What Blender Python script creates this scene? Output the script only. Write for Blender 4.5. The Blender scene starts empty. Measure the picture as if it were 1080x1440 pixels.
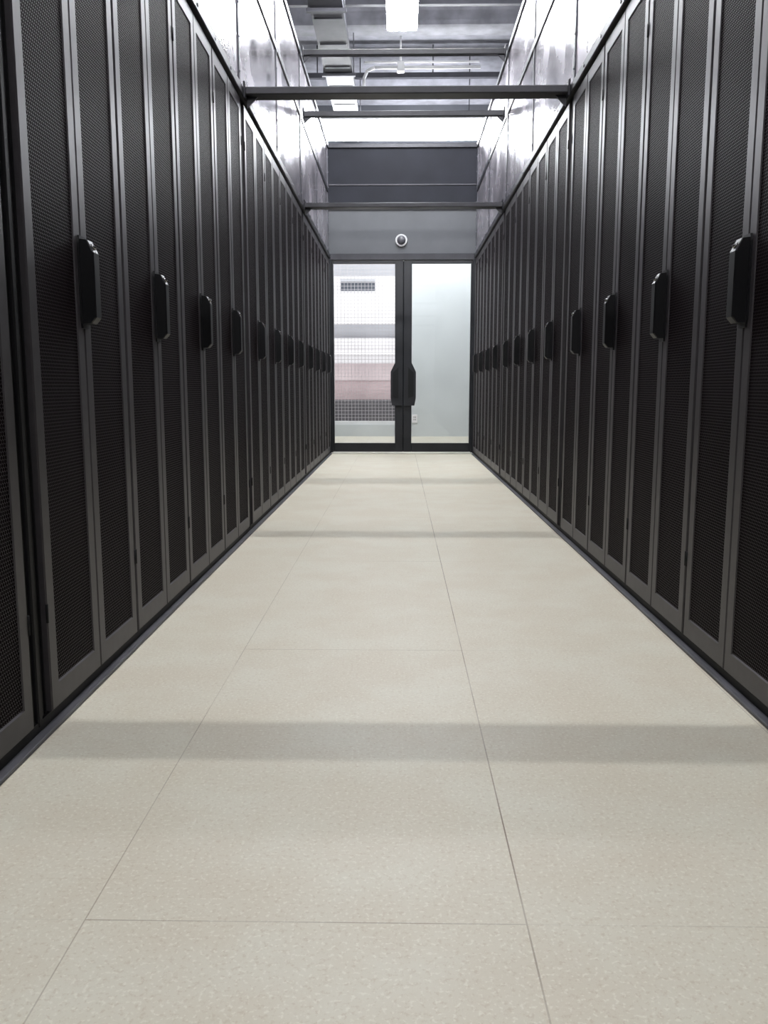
import bpy, math, random
from mathutils import Vector, Matrix
random.seed(3)
scene = bpy.context.scene
scene.view_settings.view_transform = 'Standard'

# ------------------------------------------------------------ materials
def new_mat(name):
    m = bpy.data.materials.new(name); m.use_nodes = True
    nt = m.node_tree
    return m, nt, nt.nodes['Principled BSDF']

def simple(name, col, rough=0.5, metal=0.0, var=0.0, scale=8.0, bump=0.0, coat=0.0, rvar=0.0, spec=0.5):
    m, nt, b = new_mat(name)
    b.inputs['Roughness'].default_value = rough
    b.inputs['Metallic'].default_value = metal
    b.inputs['Coat Weight'].default_value = coat
    b.inputs['Specular IOR Level'].default_value = spec
    tc = nt.nodes.new('ShaderNodeTexCoord')
    n = nt.nodes.new('ShaderNodeTexNoise'); n.inputs['Scale'].default_value = scale
    n.inputs['Detail'].default_value = 4
    nt.links.new(tc.outputs['Object'], n.inputs['Vector'])
    r = nt.nodes.new('ShaderNodeValToRGB')
    r.color_ramp.elements[0].position = 0.3; r.color_ramp.elements[1].position = 0.7
    r.color_ramp.elements[0].color = [c*(1-var) for c in col]+[1]
    r.color_ramp.elements[1].color = [min(1, c*(1+var)) for c in col]+[1]
    nt.links.new(n.outputs['Fac'], r.inputs['Fac'])
    nt.links.new(r.outputs['Color'], b.inputs['Base Color'])
    if rvar:
        mr = nt.nodes.new('ShaderNodeMapRange')
        mr.inputs['From Min'].default_value = 0.3; mr.inputs['From Max'].default_value = 0.7
        mr.inputs['To Min'].default_value = rough-rvar; mr.inputs['To Max'].default_value = rough+rvar
        nt.links.new(n.outputs['Fac'], mr.inputs['Value']); nt.links.new(mr.outputs['Result'], b.inputs['Roughness'])
    if bump:
        bp = nt.nodes.new('ShaderNodeBump'); bp.inputs['Strength'].default_value = bump
        bp.inputs['Distance'].default_value = 0.01
        nt.links.new(n.outputs['Fac'], bp.inputs['Height']); nt.links.new(bp.outputs['Normal'], b.inputs['Normal'])
    return m

def M(nt, op, a, b=None, c=None):
    n = nt.nodes.new('ShaderNodeMath'); n.operation = op
    for i, v in enumerate((a, b, c)):
        if v is None: continue
        if isinstance(v, (int, float)): n.inputs[i].default_value = v
        else: nt.links.new(v, n.inputs[i])
    return n.outputs[0]

def mix(nt, fac, a, b):
    n = nt.nodes.new('ShaderNodeMix'); n.data_type = 'RGBA'
    for idx, v in ((0, fac), (6, a), (7, b)):
        if isinstance(v, (int, float)): n.inputs[idx].default_value = v
        elif isinstance(v, (tuple, list)): n.inputs[idx].default_value = tuple(v)+((1,) if len(v) == 3 else ())
        else: nt.links.new(v, n.inputs[idx])
    return n.outputs[2]

def perforated():
    m, nt, b = new_mat('perforated_steel')
    tc = nt.nodes.new('ShaderNodeTexCoord'); s = nt.nodes.new('ShaderNodeSeparateXYZ')
    nt.links.new(tc.outputs['Object'], s.inputs[0])
    p = 0.0085
    u = M(nt, 'MULTIPLY', s.outputs['Z'], 1/(p*1.732)); v = M(nt, 'MULTIPLY', s.outputs['Y'], 1/p)
    def lat(ou, ov):
        a = M(nt, 'SUBTRACT', M(nt, 'FRACT', M(nt, 'ADD', u, 50+ou)), 0.5)
        c = M(nt, 'SUBTRACT', M(nt, 'FRACT', M(nt, 'ADD', v, 50+ov)), 0.5)
        a = M(nt, 'MULTIPLY', a, 1.732)
        return M(nt, 'SQRT', M(nt, 'ADD', M(nt, 'MULTIPLY', a, a), M(nt, 'MULTIPLY', c, c)))
    d = M(nt, 'MINIMUM', lat(0, 0), lat(0.5, 0.5))
    hole = M(nt, 'LESS_THAN', d, 0.42)
    nt.links.new(mix(nt, hole, (0.021, 0.0155, 0.0185), (0.0036, 0.0022, 0.0028)), b.inputs['Base Color'])
    nt.links.new(M(nt, 'ADD', M(nt, 'MULTIPLY', hole, 0.4), 0.55), b.inputs['Roughness'])
    nt.links.new(M(nt, 'SUBTRACT', 0.18, M(nt, 'MULTIPLY', hole, 0.16)), b.inputs['Specular IOR Level'])
    return m

def floor_mat():
    m, nt, b = new_mat('floor_tile_vinyl')
    tc = nt.nodes.new('ShaderNodeTexCoord'); s = nt.nodes.new('ShaderNodeSeparateXYZ')
    nt.links.new(tc.outputs['Object'], s.inputs[0])
    X, Y = s.outputs['X'], s.outputs['Y']
    def noise(sc, det=4, rough=0.6):
        n = nt.nodes.new('ShaderNodeTexNoise'); n.inputs['Scale'].default_value = sc
        n.inputs['Detail'].default_value = det; n.inputs['Roughness'].default_value = rough
        nt.links.new(tc.outputs['Object'], n.inputs['Vector']); return n.outputs['Fac']
    def sm(v, a, c):
        n = nt.nodes.new('ShaderNodeMapRange'); n.interpolation_type = 'SMOOTHSTEP'
        nt.links.new(v, n.inputs['Value']); n.inputs['From Min'].default_value = a; n.inputs['From Max'].default_value = c
        return n.outputs['Result']
    base = mix(nt, sm(noise(4.0, 6), 0.35, 0.7), (0.62, 0.57, 0.46), (0.655, 0.625, 0.52))
    fleck = sm(noise(120, 3, 0.7), 0.53, 0.66)
    base = mix(nt, M(nt, 'MULTIPLY', fleck, 0.42), base, (0.49, 0.405, 0.30))
    fl2 = sm(noise(45, 6, 0.8), 0.54, 0.72)
    base = mix(nt, M(nt, 'MULTIPLY', fl2, 0.34), base, (0.50, 0.42, 0.32))
    lt = sm(noise(160, 2, 0.5), 0.55, 0.68)
    base = mix(nt, M(nt, 'MULTIPLY', lt, 0.4), base, (0.82, 0.80, 0.69))
    def seam(v, off, per, w):
        t = M(nt, 'FRACT', M(nt, 'ADD', M(nt, 'MULTIPLY', M(nt, 'SUBTRACT', v, off), 1/per), 100.5))
        return M(nt, 'LESS_THAN', M(nt, 'MULTIPLY', M(nt, 'ABSOLUTE', M(nt, 'SUBTRACT', t, 0.5)), per), w)
    sxr = M(nt, 'MULTIPLY', seam(X, 0.175, 6.02, 0.0012), 0.85)
    sxa = M(nt, 'MULTIPLY', seam(X, 0.175, 0.602, 0.0010), 0.5)
    sy = M(nt, 'MULTIPLY', seam(Y, 1.065, 1.215, 0.0011), 0.6)
    sy = M(nt, 'MULTIPLY', sy, M(nt, 'SUBTRACT', 1.0, M(nt, 'MULTIPLY', M(nt, 'GREATER_THAN', X, 0.175), 0.65)))
    sy = M(nt, 'MULTIPLY', sy, M(nt, 'SUBTRACT', 1.0, M(nt, 'MULTIPLY', M(nt, 'LESS_THAN', X, -0.427), 0.85)))
    j = M(nt, 'MAXIMUM', M(nt, 'MAXIMUM', sxr, sxa), sy)
    brk = sm(noise(2.2, 2), 0.35, 0.6)
    j = M(nt, 'MULTIPLY', j, M(nt, 'ADD', M(nt, 'MULTIPLY', brk, 0.6), 0.35))
    base = mix(nt, j, base, (0.15, 0.10, 0.06))
    nt.links.new(base, b.inputs['Base Color'])
    b.inputs['Roughness'].default_value = 0.5
    b.inputs['Specular IOR Level'].default_value = 0.3
    return m

def emit(name, col, s):
    m = bpy.data.materials.new(name); m.use_nodes = True; nt = m.node_tree
    nt.nodes.remove(nt.nodes['Principled BSDF'])
    e = nt.nodes.new('ShaderNodeEmission'); e.inputs[0].default_value = (*col, 1); e.inputs[1].default_value = s
    nt.links.new(e.outputs[0], nt.nodes['Material Output'].inputs[0]); return m

def glass_mat(name, tint, refl):
    m = bpy.data.materials.new(name); m.use_nodes = True; nt = m.node_tree
    nt.nodes.remove(nt.nodes['Principled BSDF'])
    t = nt.nodes.new('ShaderNodeBsdfTransparent'); t.inputs[0].default_value = (*tint, 1)
    g = nt.nodes.new('ShaderNodeBsdfGlossy'); g.inputs['Roughness'].default_value = 0.02
    f = nt.nodes.new('ShaderNodeFresnel'); f.inputs['IOR'].default_value = 1.45
    mx = nt.nodes.new('ShaderNodeMixShader')
    nt.links.new(M(nt, 'MULTIPLY', f.outputs[0], refl), mx.inputs[0])
    nt.links.new(t.outputs[0], mx.inputs[1]); nt.links.new(g.outputs[0], mx.inputs[2])
    nt.links.new(mx.outputs[0], nt.nodes['Material Output'].inputs[0]); return m

PERF = perforated()
FRAME = simple('rack_frame_powdercoat', (0.044, 0.040, 0.044), 0.46, 0.2, 0.12, 30)
BLACK = simple('rack_black', (0.008, 0.008, 0.009), 0.6, 0, 0.2, spec=0.2)
HANDLE = simple('handle_black_plastic', (0.004, 0.004, 0.005), 0.45, 0, 0.2, spec=0.3)
HCHROME = simple('handle_lock_cap', (0.30, 0.30, 0.30), 0.25, 0.9, 0.1)
PANEL = simple('galvanised_panel', (0.37, 0.345, 0.38), 0.24, 0.6, 0.35, 2.6, 0.30, 0.0, 0.10)
DARKSTEEL = simple('dark_steel', (0.028, 0.028, 0.034), 0.45, 0.3, 0.2, 12)
SEAM = simple('panel_seam', (0.055, 0.055, 0.065), 0.4, 0.4, 0.15)
HEADER = simple('header_grey', (0.072, 0.076, 0.084), 0.5, 0.0, 0.1, 4, spec=0.4)
HEADER2 = simple('header_dark_grey', (0.014, 0.015, 0.020), 0.65, 0.0, 0.15, 4, spec=0.15)
WALL = simple('wall_paint', (0.55, 0.56, 0.57), 0.8, 0, 0.05, 4)
WALLW = simple('partition_white', (0.58, 0.605, 0.61), 0.6, 0, 0.05, 2)
WALLU = simple('upper_wall_dark_grey', (0.055, 0.057, 0.066), 0.85, 0, 0.15, 2, spec=0.2)
CEIL = simple('ceiling_concrete', (0.19, 0.19, 0.215), 0.8, 0, 0.3, 5, 0.3)
PIPE = simple('white_conduit', (0.62, 0.62, 0.62), 0.4, 0.1, 0.1)
TRAY = simple('cable_tray_grey', (0.08, 0.08, 0.09), 0.5, 0.2, 0.2)
TRAYD = simple('cable_tray_dark', (0.045, 0.045, 0.055), 0.6, 0.2, 0.2)
DUCT = simple('duct_galvanised', (0.32, 0.32, 0.35), 0.35, 0.6, 0.15)
DOORBLK = simple('door_frame_black', (0.014, 0.015, 0.018), 0.4, 0, 0.2, spec=0.35)
SILL = simple('aluminium_sill', (0.55, 0.54, 0.5), 0.4, 0.6, 0.1)
LAMP = emit('luminaire_diffuser', (0.93, 0.96, 1.0), 85)
TUBE = emit('fluorescent_tube', (0.965, 0.975, 1.0), 365)
LAMPB = simple('luminaire_housing', (0.7, 0.7, 0.7), 0.4, 0.1, 0.05)
GLASS = glass_mat('clear_glass', (0.96, 0.97, 0.97), 0.8)
FLOOR = floor_mat()

# ------------------------------------------------------------ mesh builder
class MB:
    def __init__(s): s.v = []; s.f = []; s.m = []; s.mats = []; s.sm = []
    def mi(s, mat):
        if mat not in s.mats: s.mats.append(mat)
        return s.mats.index(mat)
    def face(s, ids, mat, smooth=False): s.f.append(ids); s.m.append(s.mi(mat)); s.sm.append(smooth)
    def box(s, x0, x1, y0, y1, z0, z1, mat, ch=0.0):
        if ch <= 0:
            b = len(s.v)
            s.v += [(x, y, z) for x in (x0, x1) for y in (y0, y1) for z in (z0, z1)]
            for q in ((0,1,3,2),(4,6,7,5),(0,4,5,1),(2,3,7,6),(0,2,6,4),(1,5,7,3)):
                s.face([b+i for i in q], mat)
            return
        import bmesh
        bm = bmesh.new(); bmesh.ops.create_cube(bm, size=1)
        for v in bm.verts:
            v.co = Vector(((x0+x1)/2+v.co.x*(x1-x0), (y0+y1)/2+v.co.y*(y1-y0), (z0+z1)/2+v.co.z*(z1-z0)))
        bmesh.ops.bevel(bm, geom=bm.edges[:], offset=ch, segments=1, affect='EDGES')
        s.addbm(bm, mat)
    def addbm(s, bm, mat, smooth=False):
        b = len(s.v); bm.verts.index_update()
        s.v += [tuple(v.co) for v in bm.verts]
        for f in bm.faces: s.face([b+v.index for v in f.verts], mat, smooth)
        bm.free()
    def cyl(s, p0, p1, r, mat, n=12, r1=None, caps=True):
        p0, p1 = Vector(p0), Vector(p1); r1 = r if r1 is None else r1
        d = (p1-p0).normalized(); a = d.orthogonal().normalized(); c = d.cross(a); b = len(s.v)
        for P, R in ((p0, r), (p1, r1)):
            for i in range(n):
                t = 2*math.pi*i/n; s.v.append(tuple(P+R*(a*math.cos(t)+c*math.sin(t))))
        for i in range(n):
            j = (i+1) % n; s.face([b+i, b+j, b+n+j, b+n+i], mat, True)
        if caps:
            s.face([b+i for i in reversed(range(n))], mat); s.face([b+n+i for i in range(n)], mat)
    def pipe(s, pts, r, mat, n=10):
        for a, c in zip(pts[:-1], pts[1:]): s.cyl(a, c, r, mat, n)
    def prism(s, poly, axis, a0, a1, mat):
        b = len(s.v); n = len(poly)
        for a in (a0, a1):
            for p in poly:
                q = list(p); q.insert(axis, a); s.v.append(tuple(q))
        s.face([b+i for i in range(n)], mat); s.face([b+n+i for i in reversed(range(n))], mat)
        for i in range(n):
            j = (i+1) % n; s.face([b+i, b+n+i, b+n+j, b+j], mat)
    def mesh(s, name):
        me = bpy.data.meshes.new(name); me.from_pydata(s.v, [], s.f)
        for m in s.mats: me.materials.append(m)
        for p, i, q in zip(me.polygons, s.m, s.sm): p.material_index = i; p.use_smooth = q
        import bmesh
        bm = bmesh.new(); bm.from_mesh(me); bmesh.ops.recalc_face_normals(bm, faces=bm.faces[:]); bm.to_mesh(me); bm.free()
        return me
    def obj(s, name, loc=(0,0,0), rotz=0, parent=None):
        return place(s.mesh(name), name, loc, rotz, parent)

def place(me, name, loc=(0,0,0), rotz=0, parent=None):
    o = bpy.data.objects.new(name, me); scene.collection.objects.link(o)
    o.location = loc; o.rotation_euler = (0, 0, rotz)
    if parent: o.parent = parent
    return o

# ------------------------------------------------------------ constants
XL, XR = -0.736, 0.795
POSTS = [-3.36, -0.84, 1.68, 4.20, 6.72]
PEND = 9.24
RH = 2.05
PT = 3.19      # panel top
RX0, RX1 = -3.4, 3.4
RY0, RY1 = -4.2, 12.6
CH = 4.8

# ------------------------------------------------------------ room
mb = MB(); mb.box(RX0, RX1, RY0, RY1, -0.1, 0, FLOOR); mb.obj('floor')
mb = MB(); mb.box(RX0, RX1, RY0, RY1, CH, CH+0.12, CEIL)
for y in (-3, -0.5, 2, 4.5, 7.0, 9.6, 11.9):
    mb.box(RX0, RX1, y, y+0.28, CH-0.32, CH, CEIL)
mb.obj('ceiling')
mb = MB(); mb.box(RX0-0.15, RX0, RY0, RY1, -0.1, CH+0.12, WALL); mb.obj('wall_left')
mb = MB(); mb.box(RX1, RX1+0.15, RY0, RY1, -0.1, CH+0.12, WALL); mb.obj('wall_right')
mb = MB(); mb.box(RX0-0.15, RX1+0.15, RY0-0.15, RY0, -0.1, CH+0.12, WALL); mb.obj('wall_back')
WX0, WX1, WZ0, WZ1 = -2.0, 0.02, 0.17, 2.75
mb = MB()
mb.box(RX0-0.15, WX0, RY1, RY1+0.2, -0.1, 2.9, WALLW)
mb.box(WX1, RX1+0.15, RY1, RY1+0.2, -0.1, 2.9, WALLW)
mb.box(WX0, WX1, RY1, RY1+0.2, -0.1, WZ0, WALLW)
mb.box(WX0, WX1, RY1, RY1+0.2, WZ1, 2.9, WALLW)
mb.box(RX0-0.15, RX1+0.15, RY1, RY1+0.2, 2.9, CH+0.12, WALLU)
mb.obj('wall_front')
# window with wire mesh
WIRE = simple('window_wire_mesh', (0.45, 0.42, 0.43), 0.5, 0.0, 0.1)
WFR = simple('window_frame_white', (0.75, 0.75, 0.75), 0.4, 0, 0.05)
mb = MB()
y = RY1+0.06
for (a, c, d, e) in ((WX0, WX0+0.05, WZ0, WZ1), (WX1-0.05, WX1, WZ0, WZ1), (WX0, WX1, WZ0, WZ0+0.05), (WX0, WX1, WZ1-0.05, WZ1)):
    mb.box(a, c, y-0.03, y+0.05, d, e, WFR)
k = WX0+0.05
while k < WX1:
    mb.box(k-0.0028, k+0.0028, y+0.06, y+0.066, WZ0, WZ1, WIRE); k += 0.05
k = WZ0
while k < WZ1:
    mb.box(WX0, WX1, y+0.066, y+0.072, k-0.0028, k+0.0028, WIRE); k += 0.05
mb.obj('window_1')
# neighbouring building seen through the mesh
BW = simple('render_white', (0.80, 0.775, 0.785), 0.8, 0, 0.04, 1)
BP = simple('render_pink', (0.47, 0.36, 0.365), 0.8, 0, 0.14, 2)
BPL = simple('render_pale_pink', (0.55, 0.455, 0.46), 0.8, 0, 0.08, 2)
BG = simple('render_grey', (0.45, 0.455, 0.485), 0.8, 0, 0.06, 1)
BD = simple('railing_dark', (0.06, 0.055, 0.06), 0.6, 0, 0.1)
BWIN = simple('facade_window', (0.10, 0.11, 0.13), 0.2, 0, 0.1)
mb = MB(); Y = 18.0
mb.box(-6, 5, Y, Y+3, -3, 0.85, BP)
mb.box(-6, 5, Y-0.03, Y+3, 0.85, 1.20, BPL)
mb.box(-6, 5, Y-0.05, Y+3, 1.20, 1.72, BW)
mb.box(-6, 5, Y+0.1, Y+3, 1.72, 2.05, BG)
mb.box(-6, 5, Y-0.1, Y+3, 2.05, 2.95, BW)
mb.box(-6, 5, Y+0.2, Y+3, 2.95, 7, BG)
mb.box(-6, 5, Y-0.3, Y+0.1, 1.38, 1.44, BW)
mb.box(-6, 5, Y-0.3, Y+0.1, 2.00, 2.07, BW)
for i in range(-3, 3):
    mb.box(i*1.3+0.1, i*1.3+0.8, Y-0.13, Y-0.09, 2.66, 2.82, BWIN)
    mb.box(i*1.3+0.1, i*1.3+0.8, Y-0.2, Y-0.1, 2.84, 2.88, BG)
mb.box(-6, 5, Y-0.9, Y+0.1, -0.15, -0.05, BW)
mb.box(-6, 5, Y-0.9, Y-0.85, 0.42, 0.47, BD)
mb.box(-6, 5, Y-0.5, Y-0.45, -0.05, 0.42, BD)
k = -5.9
while k < 5:
    mb.box(k, k+0.02, Y-0.89, Y-0.87, -0.05, 0.42, BD); k += 0.09
mb.box(-6, 5, Y-1.6, Y-0.9, -3, -0.05, BW)
mb.obj('neighbouring_building')
# socket
mb = MB()
mb.box(0.19, 0.27, RY1-0.012, RY1, 0.20, 0.32, BW, 0.003)
for dz in (0.235, 0.27):
    mb.box(0.215, 0.223, RY1-0.014, RY1-0.011, dz, dz+0.02, BLACK); mb.box(0.237, 0.245, RY1-0.014, RY1-0.011, dz, dz+0.02, BLACK)
mb.obj('wall_socket')

# ------------------------------------------------------------ server rack
def rect(y0, y1, z0, z1, i, ib=None):
    ib = i if ib is None else ib
    return [(y0+i, z0+ib), (y1-i, z0+ib), (y1-i, z1-ib), (y0+i, z1-ib)]

def leaf(mb, y0, y1, z0, z1):
    rings = [(-0.022, 0, 0), (-0.003, 0, 0), (0, 0.003, 0.003), (0, 0.038, 0.052), (-0.003, 0.040, 0.055)]
    b0 = None
    for x, i, ib in rings:
        b = len(mb.v)
        mb.v += [(x, p, q) for p, q in rect(y0, y1, z0, z1, i, ib)]
        if b0 is not None:
            for k in range(4):
                j = (k+1) % 4; mb.face([b0+k, b0+j, b+j, b+k], FRAME)
        b0 = b
    mb.face([b0, b0+1, b0+2, b0+3], PERF)

mb = MB()
mb.box(-1.08, -0.03, -0.3, 0.3, 0.04, RH-0.002, BLACK)
mb.box(-1.05, -0.05, -0.29, 0.29, 0.0, 0.04, BLACK)
mb.box(-0.03, -0.014, -0.303, -0.299, 0.03, RH, BLACK)
mb.box(-0.03, -0.014, 0.299, 0.303, 0.03, RH, BLACK)
leaf(mb, 0.002, 0.2985, 0.035, RH-0.012)
leaf(mb, -0.2985, -0.002, 0.035, RH-0.012)
for yy in (-0.2995, 0.2995):
    for zz in (0.25, 1.85):
        mb.cyl((0.000, yy, zz-0.02), (0.000, yy, zz+0.02), 0.003, BLACK, 8)
hz0, hz1 = 0.865, 1.055
mb.prism([(-0.019, hz0-0.010), (0.019, hz0-0.010), (0.024, hz0+0.008), (0.024, hz1-0.008), (0.019, hz1+0.008), (-0.019, hz1+0.008), (-0.024, hz1-0.008), (-0.024, hz0+0.008)], 0, -0.001, 0.005, HANDLE)
prof = [(0.005, hz0), (0.024, hz0), (0.036, hz0+0.014), (0.036, hz1-0.030), (0.022, hz1-0.002), (0.005, hz1)]
b = len(mb.v); n = len(prof)
for yy, sc in ((-0.020, 0.9), (-0.016, 1.0), (0.016, 1.0), (0.020, 0.9)):
    for x, z in prof: mb.v.append((0.005+(x-0.005)*sc, yy, z))
for r in range(3):
    for i in range(n):
        j = (i+1) % n; mb.face([b+r*n+i, b+r*n+j, b+(r+1)*n+j, b+(r+1)*n+i], HANDLE)
mb.face([b+i for i in range(n)], HANDLE); mb.face([b+3*n+i for i in reversed(range(n))], HANDLE)
mb.cyl((0.027, 0, hz1-0.019), (0.031, 0, hz1-0.012), 0.008, HCHROME, 14)
RACK = mb.mesh('server_rack')

for side in (0, 1):
    for P in POSTS[1:]:
        for i in range(4):
            y = P+0.04+0.305+0.61*i
            if side == 0: place(RACK, 'server_rack', (XL, y, 0), 0)
            else: place(RACK, 'server_rack', (XR, y, 0), math.pi)

# ------------------------------------------------------------ containment
def side_panels(name, X, s):
    mb = MB()
    def bx(a, c, y0, y1, z0, z1, m, ch=0):
        xs = sorted((X+s*a, X+s*c)); mb.box(xs[0], xs[1], y0, y1, z0, z1, m, ch)
    ys = [POSTS[1]+1.26*i for i in range(int(round((PEND-POSTS[1])/1.26))+1)]
    for a, c in zip(ys[:-1], ys[1:]):
        bx(-0.02, -0.012, a+0.01, c-0.01, RH+0.05, 2.72, PANEL)
        bx(-0.02, -0.012, a+0.01, c-0.01, 2.76, PT-0.03, PANEL)
    for a in ys:
        bx(-0.04, -0.006, a-0.016, a+0.016, RH+0.03, PT, SEAM, 0.002)
        k = RH+0.12
        while k < PT:
            mb.cyl((X-s*0.006, a, k), (X-s*0.002, a, k), 0.005, DUCT, 6); k += 0.15
    bx(-0.045, -0.004, ys[0], ys[-1], 2.72, 2.76, SEAM, 0.002)
    bx(-0.05, 0.0, ys[0], ys[-1], PT-0.03, PT+0.01, SEAM, 0.003)
    bx(-0.06, 0.012, ys[0], ys[-1], RH+0.002, RH+0.045, DARKSTEEL, 0.004)
    k = ys[0]+0.15
    while k < PEND:
        mb.cyl((X+s*0.012, k, RH+0.024), (X+s*0.015, k, RH+0.024), 0.007, DUCT, 8); k += 0.305
    mb.obj(name)
side_panels('containment_panel', XL, 1)
side_panels('containment_panel', XR, -1)

for side, X, s in ((0, XL, 1), (1, XR, -1)):
    for P in POSTS[1:]+[PEND]:
        mb = MB()
        xs = sorted((X-s*0.09, X-s*0.014)); w = 0.036
        mb.box(xs[0], xs[1], P-w, P+w, 0, RH, BLACK, 0.004)
        xs = sorted((X-s*0.02, X-s*0.006))
        mb.box(xs[0], xs[1], P-0.010, P+0.010, 0.02, RH, BLACK, 0.003)
        mb.obj('frame_post')
for nm, X, s in (('baseboard_left', XL, 1), ('baseboard_right', XR, -1)):
    mb = MB()
    xs = sorted((X-s*0.045, X+s*0.012)); mb.box(xs[0], xs[1], POSTS[1]-0.04, PEND, 0, 0.010, TRAY, 0.002)
    xs = sorted((X-s*0.045, X-s*0.008)); mb.box(xs[0], xs[1], POSTS[1]-0.04, PEND, 0.010, 0.032, BLACK)
    mb.obj(nm)

def beam(P, z, ry, rz):
    mb = MB()
    mb.box(XL+0.013, XR-0.013, P-ry, P+ry, z-rz, z+rz, DARKSTEEL, 0.004)
    for X, s in ((XL, 1), (XR, -1)):
        mb.box(min(X+s*0.0125, X+s*0.022), max(X+s*0.0125, X+s*0.022), P-ry-0.02, P+ry+0.02, z-rz-0.02, z+rz+0.02, DARKSTEEL, 0.003)
        mb.prism([(X+s*0.02, z-rz-0.05), (X+s*0.07, z-rz), (X+s*0.02, z-rz)], 1, P-0.006, P+0.006, DARKSTEEL)
    mb.obj('cross_beam')
for P in POSTS[1:]:
    beam(P+0.03, RH+0.03, 0.046, 0.017)
beam(POSTS[4]+0.03, 2.74, 0.02, 0.02)
beam(POSTS[4]+0.03, PT-0.02, 0.025, 0.02)

# ------------------------------------------------------------ end of aisle
mb = MB()
y = PEND+0.04
mb.box(XL-0.05, XR+0.05, y+0.03, y+0.07, RH+0.05, 2.56, HEADER)
mb.box(XL-0.05, XR+0.05, y+0.02, y+0.07, 2.57, PT, HEADER2)
mb.box(XL-0.05, XR+0.05, y+0.015, y+0.06, 2.555, 2.575, DARKSTEEL)
mb.box(XL-0.05, XR+0.05, y+0.012, y+0.06, 2.80, 2.812, DARKSTEEL)
mb.box(XL-0.05, XR+0.05, y+0.0, y+0.08, PT-0.02, PT+0.02, DARKSTEEL, 0.004)
mb.box(XL-0.05, XR+0.05, y+0.01, y+0.08, RH-0.005, RH+0.06, DARKSTEEL, 0.004)
mb.obj('trim_1')
mb = MB()
mb.box(XL-0.06, XL+0.018, y+0.01, y+0.09, 0, RH, DOORBLK, 0.003)
mb.box(XR-0.018, XR+0.06, y+0.01, y+0.09, 0, RH, DOORBLK, 0.003)
mb.box(XL, XR, y-0.02, y+0.10, 0, 0.014, SILL, 0.003)
mb.obj('trim_2')
xm = 0.045
def door(name, x0, x1, inner):
    mb = MB()
    ya, yb = y+0.025, y+0.065
    z0, z1 = 0.02, RH-0.01
    g = inner
    so, si = 0.018, 0.088
    a = so if g > 0 else si; c = si if g > 0 else so
    mb.box(x0, x0+a, ya, yb, z0, z1, DOORBLK, 0.003)
    mb.box(x1-c, x1, ya, yb, z0, z1, DOORBLK, 0.003)
    mb.box(x0+a, x1-c, ya, yb, z0, z0+0.095, DOORBLK, 0.003)
    mb.box(x0+a, x1-c, ya, yb, z1-0.03, z1, DOORBLK, 0.003)
    mb.box(x0+a-0.003, x1-c+0.003, (ya+yb)/2-0.004, (ya+yb)/2+0.004, z0+0.09, z1-0.025, GLASS)
    xe = x1 if g > 0 else x0; d = -g
    if g > 0:
        mb.box(x1-0.02, x1+0.02, yb+0.001, yb+0.008, z0, z1, BLACK)
    pts = [(0.010, 0.52), (0.118, 0.52), (0.134, 0.60), (0.134, 0.88), (0.085, 0.98), (0.010, 0.98)]
    mb.prism([(xe+d*p, q) for p, q in pts], 1, ya-0.03, ya-0.002, DOORBLK)
    mb.prism([(xe+d*p, q) for p, q in [(0.05, 0.60), (0.11, 0.62), (0.11, 0.87), (0.05, 0.93)]], 1, ya-0.045, ya-0.03, HANDLE)
    mb.obj(name)
door('door_1', XL+0.018, xm-0.002, 1)
door('door_2', xm+0.002, XR-0.018, -1)
# dome camera
mb = MB()
cx, cz, cy = 0.02, 2.245, y+0.03
def ring(r0, y0, r1, y1, mat, n=32):
    b = len(mb.v)
    for r, yy in ((r0, y0), (r1, y1)):
        for i in range(n):
            t = 2*math.pi*i/n; mb.v.append((cx+r*math.cos(t), yy, cz+r*math.sin(t)))
    for i in range(n):
        j = (i+1) % n; mb.face([b+i, b+j, b+n+j, b+n+i], mat, True)
CRING = simple('camera_ring_white', (0.5, 0.5, 0.5), 0.5, 0, 0.05)
ring(0.064, cy, 0.064, cy-0.02, CRING); ring(0.064, cy-0.02, 0.06, cy-0.03, CRING); ring(0.06, cy-0.03, 0.046, cy-0.03, CRING)
pr = [(0.046*math.cos(t), cy-0.03-0.03*math.sin(t)) for t in [i*math.pi/2/6 for i in range(7)]]
CDOME = simple('camera_dome_smoked', (0.07, 0.07, 0.08), 0.3, 0, 0.1)
for (r0, y0), (r1, y1) in zip(pr[:-1], pr[1:]): ring(r0, y0, max(r1, 0.0005), y1, CDOME)
mb.obj('dome_camera')

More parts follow.
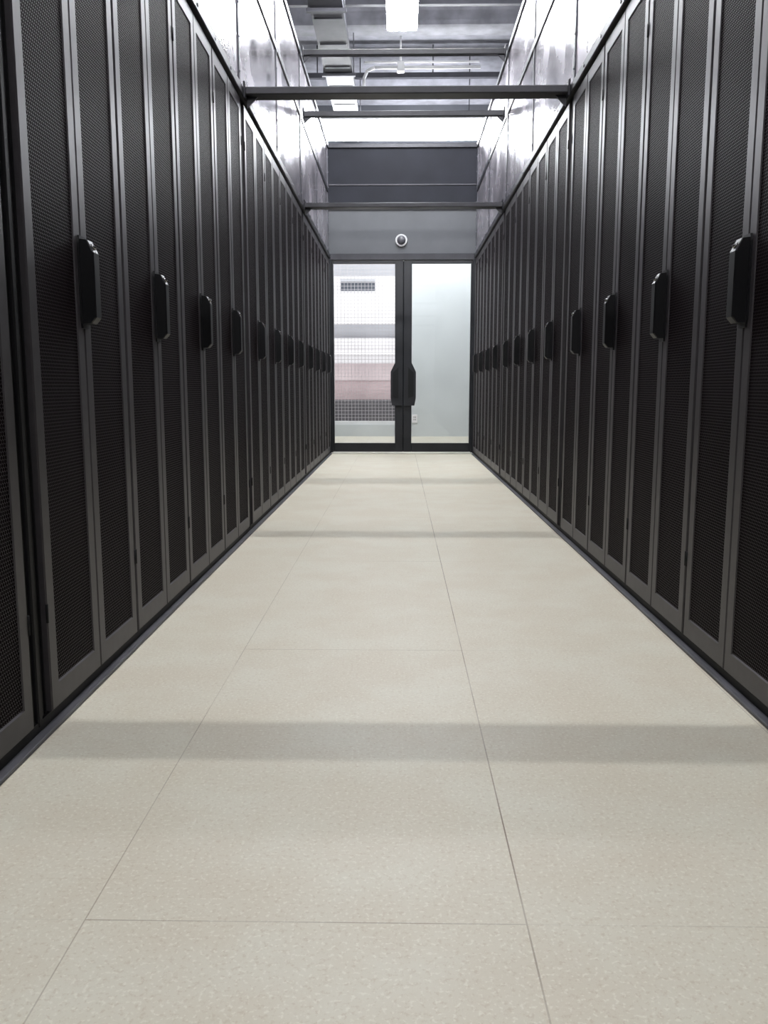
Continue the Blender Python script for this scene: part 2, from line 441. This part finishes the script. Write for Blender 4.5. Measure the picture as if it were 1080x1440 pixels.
# ------------------------------------------------------------ luminaires
def luminaire(x, yy, z, L, along, kind='tube', wd=0.05, ht=0.07):
    mb = MB(); h = L/2
    def bx(u0, u1, w0, w1, z0, z1, m, ch=0):
        if along == 'x': mb.box(x+u0, x+u1, yy+w0, yy+w1, z0, z1, m, ch)
        else: mb.box(x+w0, x+w1, yy+u0, yy+u1, z0, z1, m, ch)
    if kind == 'tube':
        bx(-h, h, -0.035, 0.035, z+0.03, z+0.075, LAMPB, 0.006)
        for u in (-h, h-0.03): bx(u, u+0.03, -0.016, 0.016, z-0.02, z+0.03, LAMPB, 0.003)
        mb.cyl((x-h+0.02, yy, z), (x+h-0.02, yy, z), 0.014, TUBE, 10)
    else:
        bx(-h, h, -wd-0.005, wd+0.005, z+ht/2+0.001, z+ht/2+0.045, LAMPB, 0.006)
        bx(-h+0.01, h-0.01, -wd, wd, z-ht/2, z+ht/2, LAMP, 0.012)
        bx(-h-0.006, -h+0.01, -wd-0.002, wd+0.002, z-ht/2-0.002, z+ht/2+0.03, LAMPB)
        if along == 'x': bx(h-0.01, h+0.006, -wd-0.002, wd+0.002, z-ht/2-0.002, z+ht/2+0.03, LAMPB)
    for u in (-h*0.7, h*0.7):
        p = (x+u, yy) if along == 'x' else (x, yy+u)
        mb.cyl((p[0], p[1], z+ht/2+0.03), (p[0], p[1], CH), 0.006, TRAY, 6)
    mb.obj('linear_ceiling_light')
for P, o in zip(POSTS[1:], (0.07, 0.07, 0.10, 0.10)):
    luminaire(0.03, P+o, 4.0, 1.5, 'x')
luminaire(0.02, 11.2, 3.88, 2.4, 'x', 'box', 0.06, 0.22)
luminaire(0.02, 7.95, 4.07, 1.3, 'y', 'box', 0.14, 0.09)

# ------------------------------------------------------------ services
def tray(x, z, w, y0, y1):
    mb = MB()
    for sx in (-w/2, w/2-0.02): mb.box(x+sx, x+sx+0.02, y0, y1, z, z+0.09, TRAYD)
    mb.box(x-w/2+0.02, x+w/2-0.02, y0, y1, z, z+0.008, TRAYD)
    k = y0
    while k < y1: mb.box(x-w/2+0.02, x+w/2-0.02, k, k+0.03, z-0.008, z, TRAYD); k += 0.60
    for i in range(9):
        xx = x-w/2+0.04+(w-0.08)*i/8; zz = z+0.026+0.008*random.random()
        mb.cyl((xx, y0, zz), (xx+random.uniform(-.006, .006), y1, zz), 0.015, BLACK, 8)
    k = y0+0.4
    while k < y1:
        for sx in (-w/2-0.012, w/2+0.012): mb.cyl((x+sx, k, z-0.02), (x+sx, k, CH), 0.006, TRAY, 6)
        mb.box(x-w/2-0.03, x+w/2+0.03, k-0.02, k+0.02, z-0.03, z, TRAYD); k += 1.6
    mb.obj('cable_tray')
tray(-0.66, 4.07, 0.30, 3, 12.4)
mb = MB()
mb.pipe([(-0.40, 10.15, 4.02), (-0.40, 10.15, 4.14), (-0.36, 10.15, 4.22), (-0.28, 10.15, 4.25), (0.9, 10.15, 4.25)], 0.018, PIPE)
mb.pipe([(-0.40, 10.3, 4.36), (0.9, 10.3, 4.36)], 0.012, PIPE)
mb.box(-0.03, 0.05, 10.11, 10.19, 4.20, 4.30, PIPE, 0.006)
mb.cyl((0.01, 10.15, 4.28), (0.01, 10.15, CH), 0.010, PIPE, 8)
mb.obj('conduit_pipe')
mb = MB()
for yy, zz in ((9.0, 4.45), (11.0, 4.45)):
    mb.box(-3, 3, yy-0.03, yy+0.03, zz-0.03, zz+0.03, TRAYD, 0.004)
    for xx in (-2.2, -1.0, 0.4, 1.3, 2.3): mb.cyl((xx, yy, zz), (xx, yy, CH), 0.008, TRAY, 6)
mb.obj('strut_channel')
mb = MB()
mb.box(1.3, 1.95, 2, 12.4, 3.9, 4.3, DUCT, 0.01)
k = 2.8
while k < 12.4: mb.box(1.285, 1.965, k, k+0.04, 3.885, 4.315, DUCT, 0.004); k += 1.2
for k in (3, 5.4, 7.8, 10.2, 12): mb.cyl((1.29, k, 4.3), (1.29, k, CH), 0.006, TRAY, 6); mb.cyl((1.96, k, 4.3), (1.96, k, CH), 0.006, TRAY, 6)
mb.obj('air_duct')

# ------------------------------------------------------------ world & camera
w = bpy.data.worlds.new('World'); scene.world = w; w.use_nodes = True
bg = w.node_tree.nodes['Background']; bg.inputs[0].default_value = (0.97, 0.98, 1.0, 1); bg.inputs[1].default_value = 2.6

cam = bpy.data.cameras.new('Camera'); co = bpy.data.objects.new('Camera', cam); scene.collection.objects.link(co)
cam.sensor_fit = 'VERTICAL'; cam.sensor_height = 36; cam.lens = 30
cam.clip_start = 0.02
co.location = (0, 0, 0.72); co.rotation_euler = (math.radians(90-8.34), 0, math.radians(1.0))
scene.camera = co
